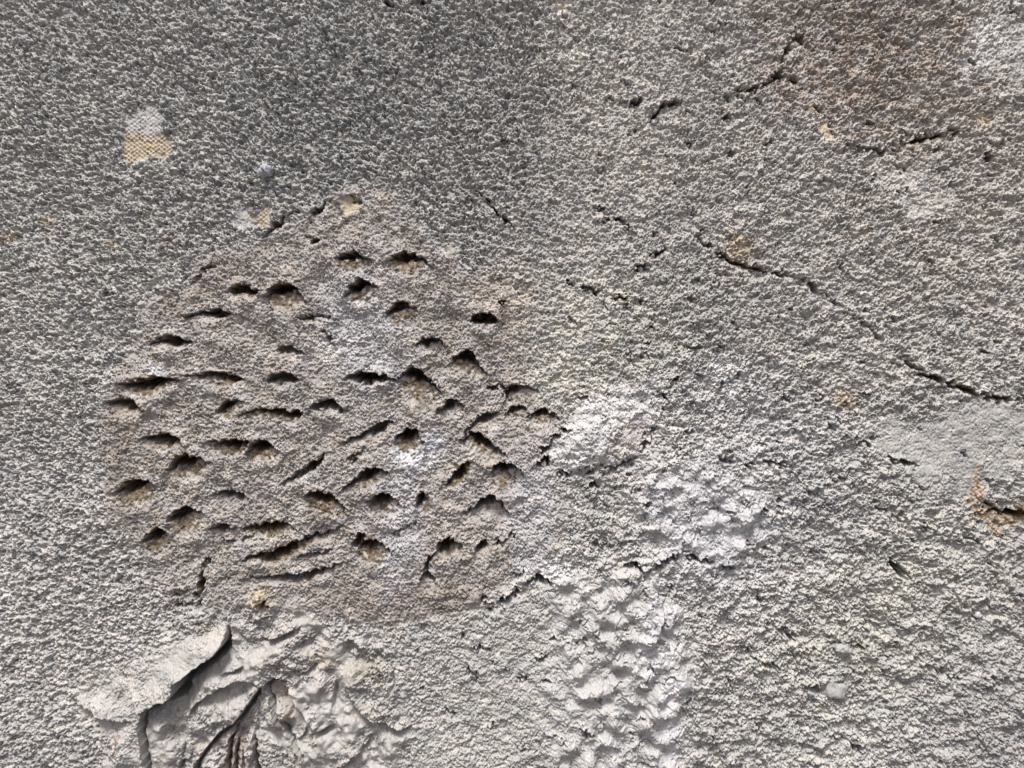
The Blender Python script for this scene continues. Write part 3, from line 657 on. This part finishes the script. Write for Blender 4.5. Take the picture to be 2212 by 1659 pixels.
# ------------------------------------------------------------------ materials
def surface_material(name, grain_bump=0.0):
    m = bpy.data.materials.new(name); m.use_nodes = True
    nt = m.node_tree; N = nt.nodes; Lk = nt.links
    b = N['Principled BSDF']
    tc = N.new('ShaderNodeTexCoord')
    def tex(scale, detail, rough=.6):
        t = N.new('ShaderNodeTexNoise'); t.inputs['Scale'].default_value = scale; t.inputs['Detail'].default_value = detail
        t.inputs['Roughness'].default_value = rough; Lk.new(tc.outputs['Object'], t.inputs['Vector']); return t
    fine = tex(900, 3, .65)
    ramp = N.new('ShaderNodeMapRange'); ramp.inputs['From Min'].default_value = .3; ramp.inputs['From Max'].default_value = .7
    ramp.inputs['To Min'].default_value = .80; ramp.inputs['To Max'].default_value = 1.20
    Lk.new(fine.outputs[0], ramp.inputs[0])
    if grain_bump:
        src = N.new('ShaderNodeRGB'); src.outputs[0].default_value = (.36, .355, .35, 1)
        big = tex(9, 5); r2 = N.new('ShaderNodeMapRange'); r2.inputs['From Min'].default_value = .3; r2.inputs['From Max'].default_value = .7
        r2.inputs['To Min'].default_value = .75; r2.inputs['To Max'].default_value = 1.2; Lk.new(big.outputs[0], r2.inputs[0])
        mm = N.new('ShaderNodeVectorMath'); mm.operation = 'SCALE'; Lk.new(src.outputs[0], mm.inputs[0]); Lk.new(r2.outputs[0], mm.inputs['Scale'])
        csock = mm.outputs[0]
    else:
        at = N.new('ShaderNodeAttribute'); at.attribute_name = 'pigment'; csock = at.outputs['Color']
    mul = N.new('ShaderNodeVectorMath'); mul.operation = 'SCALE'
    Lk.new(csock, mul.inputs[0]); Lk.new(ramp.outputs[0], mul.inputs['Scale'])
    Lk.new(mul.outputs[0], b.inputs['Base Color'])
    if grain_bump:
        b.inputs['Roughness'].default_value = .75
        vor = N.new('ShaderNodeTexVoronoi'); vor.inputs['Scale'].default_value = 420; Lk.new(tc.outputs['Object'], vor.inputs['Vector'])
        bp0 = N.new('ShaderNodeBump'); bp0.inputs['Strength'].default_value = 1.0; bp0.inputs['Distance'].default_value = .0016; bp0.invert = True
        Lk.new(vor.outputs['Distance'], bp0.inputs['Height'])
    else:
        at2 = N.new('ShaderNodeAttribute'); at2.attribute_name = 'gloss'
        mr = N.new('ShaderNodeMapRange'); mr.inputs['To Min'].default_value = .85; mr.inputs['To Max'].default_value = .28
        Lk.new(at2.outputs['Fac'], mr.inputs[0]); Lk.new(mr.outputs[0], b.inputs['Roughness'])
        bp0 = None
    b.inputs['Specular IOR Level'].default_value = .45
    bt = tex(1500, 4, .7)
    bp = N.new('ShaderNodeBump'); bp.inputs['Strength'].default_value = .55; bp.inputs['Distance'].default_value = .0007
    Lk.new(bt.outputs[0], bp.inputs['Height'])
    if bp0: Lk.new(bp0.outputs[0], bp.inputs['Normal'])
    Lk.new(bp.outputs[0], b.inputs['Normal'])
    return m
MAT = surface_material('painted_render')
MAT_OUT = surface_material('plain_render', 1.0)

# ------------------------------------------------------------------ vertices and normals of the whole relief
Hs = H
PX = (X - CX) * U
PZ = CAM_Z - (Y - UNDER - CY) * U
PX = PX - UNDER * 0.12 * U
PY = -Hs * U
V = np.stack([PX, PY, PZ], -1).astype(np.float32)
dxv = np.gradient(V, axis=1); dyv = np.gradient(V, axis=0)
NRM = np.cross(dyv, dxv); NRM /= np.linalg.norm(NRM, axis=-1, keepdims=True) + 1e-12
if NRM[..., 1].mean() > 0: NRM = -NRM
V = V.reshape(-1, 3); NRM = NRM.reshape(-1, 3); ALBf = ALB.reshape(-1, 3); GLf = GLOSS.reshape(-1)

# region of every cell
R = np.zeros((GY - 1, GX - 1), np.int32)
def fc(a): return a[:-1, :-1]
PATCH_ID, SMEAR_ID, WING_ID, DAUB_ID, LUMP_ID, LOBE_ID = 1, 2, 3, 4, 5, 6
R[fc(DAUB) > .5] = DAUB_ID
R[fc(LUMP) > .5] = LUMP_ID
R[fc(LOBE) > .5] = LOBE_ID
R[fc(PATCH) > .5] = PATCH_ID
R[fc(SMEAR) > .5] = SMEAR_ID
R[(fc(WING) > .5) & (R == SMEAR_ID)] = WING_ID
for k, m in enumerate((SKIM, skim_b, skim_c, skim_d, skim_e)):
    R[fc(m) > .5] = 10 + k
for k, m in enumerate((bare_a, bare_b, bare_c, bare_d, bare_e, bare_f)):
    R[fc(m) > .5] = 20 + k
ck = fc(CRK); R[(ck > 0)] = 1000 + ck[ck > 0]
hd = fc(HID); R[(hd > 0)] = 100 + hd[hd > 0]

COL = SC.collection
def tag(o, label=None, cat=None, group=None, kind=None):
    if label: o['label'] = label
    if cat: o['category'] = cat
    if group: o['group'] = group
    if kind: o['kind'] = kind

jj, ii = np.meshgrid(np.arange(GY - 1), np.arange(GX - 1), indexing='ij')
v00 = (jj * GX + ii)
QUADS = np.stack([v00, v00 + GX, v00 + GX + 1, v00 + 1], -1).reshape(-1, 4)
Rf = R.reshape(-1)
wall_base = np.array([0.0, 0.0, 0.0])

def build_region(name, rid, parent, label=None):
    q = QUADS[Rf == rid]
    if len(q) < 6: return None
    used, inv = np.unique(q.reshape(-1), return_inverse=True)
    me = bpy.data.meshes.new(name)
    nv, nf = len(used), len(q)
    me.vertices.add(nv); me.loops.add(nf * 4); me.polygons.add(nf)
    me.vertices.foreach_set('co', V[used].reshape(-1).astype(np.float32))
    me.loops.foreach_set('vertex_index', inv.reshape(-1).astype(np.int32))
    me.polygons.foreach_set('loop_start', (np.arange(nf) * 4).astype(np.int32))
    me.polygons.foreach_set('use_smooth', np.ones(nf, bool))
    me.update(calc_edges=True)
    a = me.attributes.new('pigment', 'FLOAT_COLOR', 'POINT')
    c4 = np.ones((nv, 4), np.float32); c4[:, :3] = ALBf[used]
    a.data.foreach_set('color', c4.reshape(-1))
    g = me.attributes.new('gloss', 'FLOAT', 'POINT'); g.data.foreach_set('value', GLf[used].astype(np.float32))
    me.normals_split_custom_set_from_vertices(NRM[used])
    me.materials.append(MAT)
    o = bpy.data.objects.new(name, me); COL.objects.link(o); o.parent = parent
    if label: o['label'] = label
    return o

wall = bpy.data.objects.new('rendered_wall', None); COL.objects.link(wall)
tag(wall, 'rough grey painted cement wall with a round pitted mortar patch and smeared plaster', 'wall', kind='thing')
build_region('rough_coat', 0, wall, 'grainy grey painted render')
patch = build_region('mortar_patch', PATCH_ID, wall, 'beige round mortar patch poked full of hollows')
for i in range(NH): build_region('hollow', 101 + i, patch)
smear = build_region('plaster_smear', SMEAR_ID, wall, 'pale smeared plaster with folds radiating from a knot')
build_region('plaster_fold', WING_ID, smear, 'smooth raised flap of plaster with a sharp edge')
build_region('paint_band', DAUB_ID, wall, 'thick lumpy white paint running down')
build_region('paint_patch', LUMP_ID, wall, 'thick white lumpy paint')
build_region('mortar_lobe', LOBE_ID, wall, 'smoother whitish lobe beside the pitted patch')
for k in range(5): build_region('skim_patch', 10 + k, wall, ['smooth flat grey filler'] [0])
for k in range(6): build_region('bare_spot', 20 + k, wall, 'rusty brown bare spot' if k == 3 else 'tan spot where the grey paint is gone')
for i in range(len(creases)): build_region('crack', 1001 + i, wall)

# ------------------------------------------------------------------ the rest of the wall, coarser, and its core
def grid_mesh(name, x0, x1, z0, z1, nx, nz, f, parent, mat):
    gx, gz = np.meshgrid(np.linspace(x0, x1, nx), np.linspace(z0, z1, nz))
    vv = np.stack([gx, f(gx, gz), gz], -1).reshape(-1, 3)
    j, i = np.meshgrid(np.arange(nz - 1), np.arange(nx - 1), indexing='ij')
    a = (j * nx + i).reshape(-1)
    fq = np.stack([a, a + 1, a + nx + 1, a + nx], -1)
    return vv, fq
xa, xb = (X0 - CX) * U, (X1 - CX) * U
zb, za = CAM_Z - (Y0 - CY) * U, CAM_Z - (Y1 - CY) * U
def f(gx, gz):
    d = np.minimum(1, np.maximum(np.maximum(xa - gx, gx - xb), np.maximum(za - gz, gz - zb)) / .03)
    return -np.clip(d, 0, 1) * .0035 * (np.sin(gx * 31 + 2 * np.sin(gz * 17)) * np.sin(gz * 27 + 1.5 * np.sin(gx * 13)))
allv, allf, off = [], [], 0
for (a0, a1, b0, b1, n, m) in ((-1.9, xa, 0.0, 2.5, 150, 240), (xb, 1.9, 0.0, 2.5, 150, 240), (xa, xb, zb, 2.5, 70, 90), (xa, xb, 0.0, za, 70, 110)):
    vv, fq = grid_mesh('', a0, a1, b0, b1, n, m, f, None, None)
    allv.append(vv); allf.append(fq + off); off += len(vv)
me = bpy.data.meshes.new('outer_coat'); me.from_pydata(np.concatenate(allv).tolist(), [], np.concatenate(allf).tolist()); me.materials.append(MAT_OUT)
me.polygons.foreach_set('use_smooth', np.ones(len(me.polygons), bool))
oc = bpy.data.objects.new('outer_coat', me); COL.objects.link(oc); oc.parent = wall
def box_mesh(name, lo, hi, mat):
    (x0, y0, z0), (x1, y1, z1) = lo, hi
    vs = [(x, y, z) for x in (x0, x1) for y in (y0, y1) for z in (z0, z1)]
    fs = [(0, 1, 3, 2), (4, 6, 7, 5), (0, 4, 5, 1), (2, 3, 7, 6), (0, 2, 6, 4), (1, 5, 7, 3)]
    m_ = bpy.data.meshes.new(name); m_.from_pydata(vs, [], fs); m_.materials.append(mat)
    o = bpy.data.objects.new(name, m_); COL.objects.link(o); return o
core = box_mesh('wall_core', (-1.9, .03, 0), (1.9, .30, 2.5), MAT_OUT); core.parent = wall
cop = box_mesh('coping', (-1.92, -.02, 2.5), (1.92, .32, 2.56), MAT_OUT); cop.parent = wall

# ------------------------------------------------------------------ crumbs and chips stuck on the wall
def wall_point(x, y):
    j = int(round((y - Y0) / (ys[1] - ys[0]))); i = int(round((x - X0) / cell))
    hh = float(H[max(j - 3, 0):j + 4, max(i - 3, 0):i + 4].mean())
    return ((x - CX) * U, -hh * U, CAM_Z - (y - CY) * U)
def chip_material(name, c, rough):
    m = bpy.data.materials.new(name); m.use_nodes = True
    N, Lk = m.node_tree.nodes, m.node_tree.links
    b = N['Principled BSDF']; tc = N.new('ShaderNodeTexCoord')
    t = N.new('ShaderNodeTexNoise'); t.inputs['Scale'].default_value = 700; t.inputs['Detail'].default_value = 4; Lk.new(tc.outputs['Object'], t.inputs['Vector'])
    r = N.new('ShaderNodeMapRange'); r.inputs['From Min'].default_value = .3; r.inputs['From Max'].default_value = .7; r.inputs['To Min'].default_value = .72; r.inputs['To Max'].default_value = 1.2
    Lk.new(t.outputs[0], r.inputs[0])
    s = N.new('ShaderNodeVectorMath'); s.operation = 'SCALE'; s.inputs[0].default_value = c; Lk.new(r.outputs[0], s.inputs['Scale']); Lk.new(s.outputs[0], b.inputs['Base Color'])
    b.inputs['Roughness'].default_value = rough
    bp = N.new('ShaderNodeBump'); bp.inputs['Strength'].default_value = .7; bp.inputs['Distance'].default_value = .0006; Lk.new(t.outputs[0], bp.inputs['Height']); Lk.new(bp.outputs[0], b.inputs['Normal'])
    return m
def lump_mesh(name, x, y, rx, ry, rz, seed, mat, label, cat, power=2.0, rot=0.0, sink=.25):
    """an uneven stone-like body, squarer for a higher power"""
    rg = np.random.default_rng(seed); n, m = 28, 18
    th = np.linspace(0, 2 * math.pi, n, endpoint=False); ph = np.linspace(0, math.pi, m)
    vs = []
    k = rg.normal(0, 1, (7, 3)) * 1.6; p = rg.uniform(0, 6.28, 7)
    for a in ph:
        for t in th:
            d = np.array([math.sin(a) * math.cos(t), math.sin(a) * math.sin(t), math.cos(a)])
            q = (np.abs(d) ** power).sum() ** (-1 / power)
            r = q * (1 + sum(.085 * math.sin(k[i] @ d * 2.2 + p[i]) for i in range(7)) + rg.normal(0, .03))
            v = d * r
            c, s = math.cos(rot), math.sin(rot)
            xx, yy = v[0] * rx, v[1] * ry
            vs.append(((xx * c - yy * s) * U, -v[2] * rz * U, -(xx * s + yy * c) * U))
    fs = []
    for a in range(m - 1):
        for b_ in range(n):
            fs.append((a * n + b_, a * n + (b_ + 1) % n, (a + 1) * n + (b_ + 1) % n, (a + 1) * n + b_))
    me_ = bpy.data.meshes.new(name); me_.from_pydata(vs, [], fs); me_.materials.append(mat)
    me_.polygons.foreach_set('use_smooth', np.ones(len(me_.polygons), bool)); me_.validate()
    o = bpy.data.objects.new(name, me_); COL.objects.link(o)
    w = wall_point(x, y); o.location = (w[0], w[1] - rz * U * (1 - 2 * sink) * .5, w[2])
    tag(o, label, cat)
    return o
mb = chip_material('blue_grey_mortar', (.36, .37, .43), .8); mg = chip_material('grey_mortar', (.33, .33, .325), .7); mw = chip_material('pale_mortar', (.55, .55, .55), .6)
lump_mesh('mortar_crumb', 576, 372, 13, 15, 15, 3, mb, 'round bluish grey crumb standing out from the grey coat above the pitted patch', 'crumb')
lump_mesh('mortar_chip', 1802, 1489, 22, 19, 10, 5, mg, 'flat squarish grey chip stuck in the coat at the lower right', 'chip', 3.4, .08)
lump_mesh('mortar_crumb', 1818, 1400, 15, 13, 12, 6, mg, 'rounded grey lump above the flat squarish chip', 'crumb', 2.4)
lump_mesh('mortar_crumb', 2113, 1328, 7, 7, 8, 7, mw, 'small white bead near the right edge', 'crumb')

# ------------------------------------------------------------------ ground in front of the wall
gm = bpy.data.materials.new('asphalt'); gm.use_nodes = True
gn, gl = gm.node_tree.nodes, gm.node_tree.links
gb = gn['Principled BSDF']; gb.inputs['Roughness'].default_value = .9
gt = gn.new('ShaderNodeTexNoise'); gt.inputs['Scale'].default_value = 60; gt.inputs['Detail'].default_value = 8
gtc = gn.new('ShaderNodeTexCoord'); gl.new(gtc.outputs['Object'], gt.inputs['Vector'])
gr = gn.new('ShaderNodeValToRGB'); gr.color_ramp.elements[0].color = (.09, .088, .085, 1); gr.color_ramp.elements[1].color = (.2, .195, .19, 1)
gl.new(gt.outputs[0], gr.inputs[0]); gl.new(gr.outputs[0], gb.inputs['Base Color'])
me = bpy.data.meshes.new('ground'); S_ = 600
me.from_pydata([(-S_, -S_, -.004), (S_, -S_, -.004), (S_, S_, -.004), (-S_, S_, -.004)], [], [(0, 1, 2, 3)]); me.materials.append(gm)
gnd = bpy.data.objects.new('ground', me); COL.objects.link(gnd); tag(gnd, kind='structure')
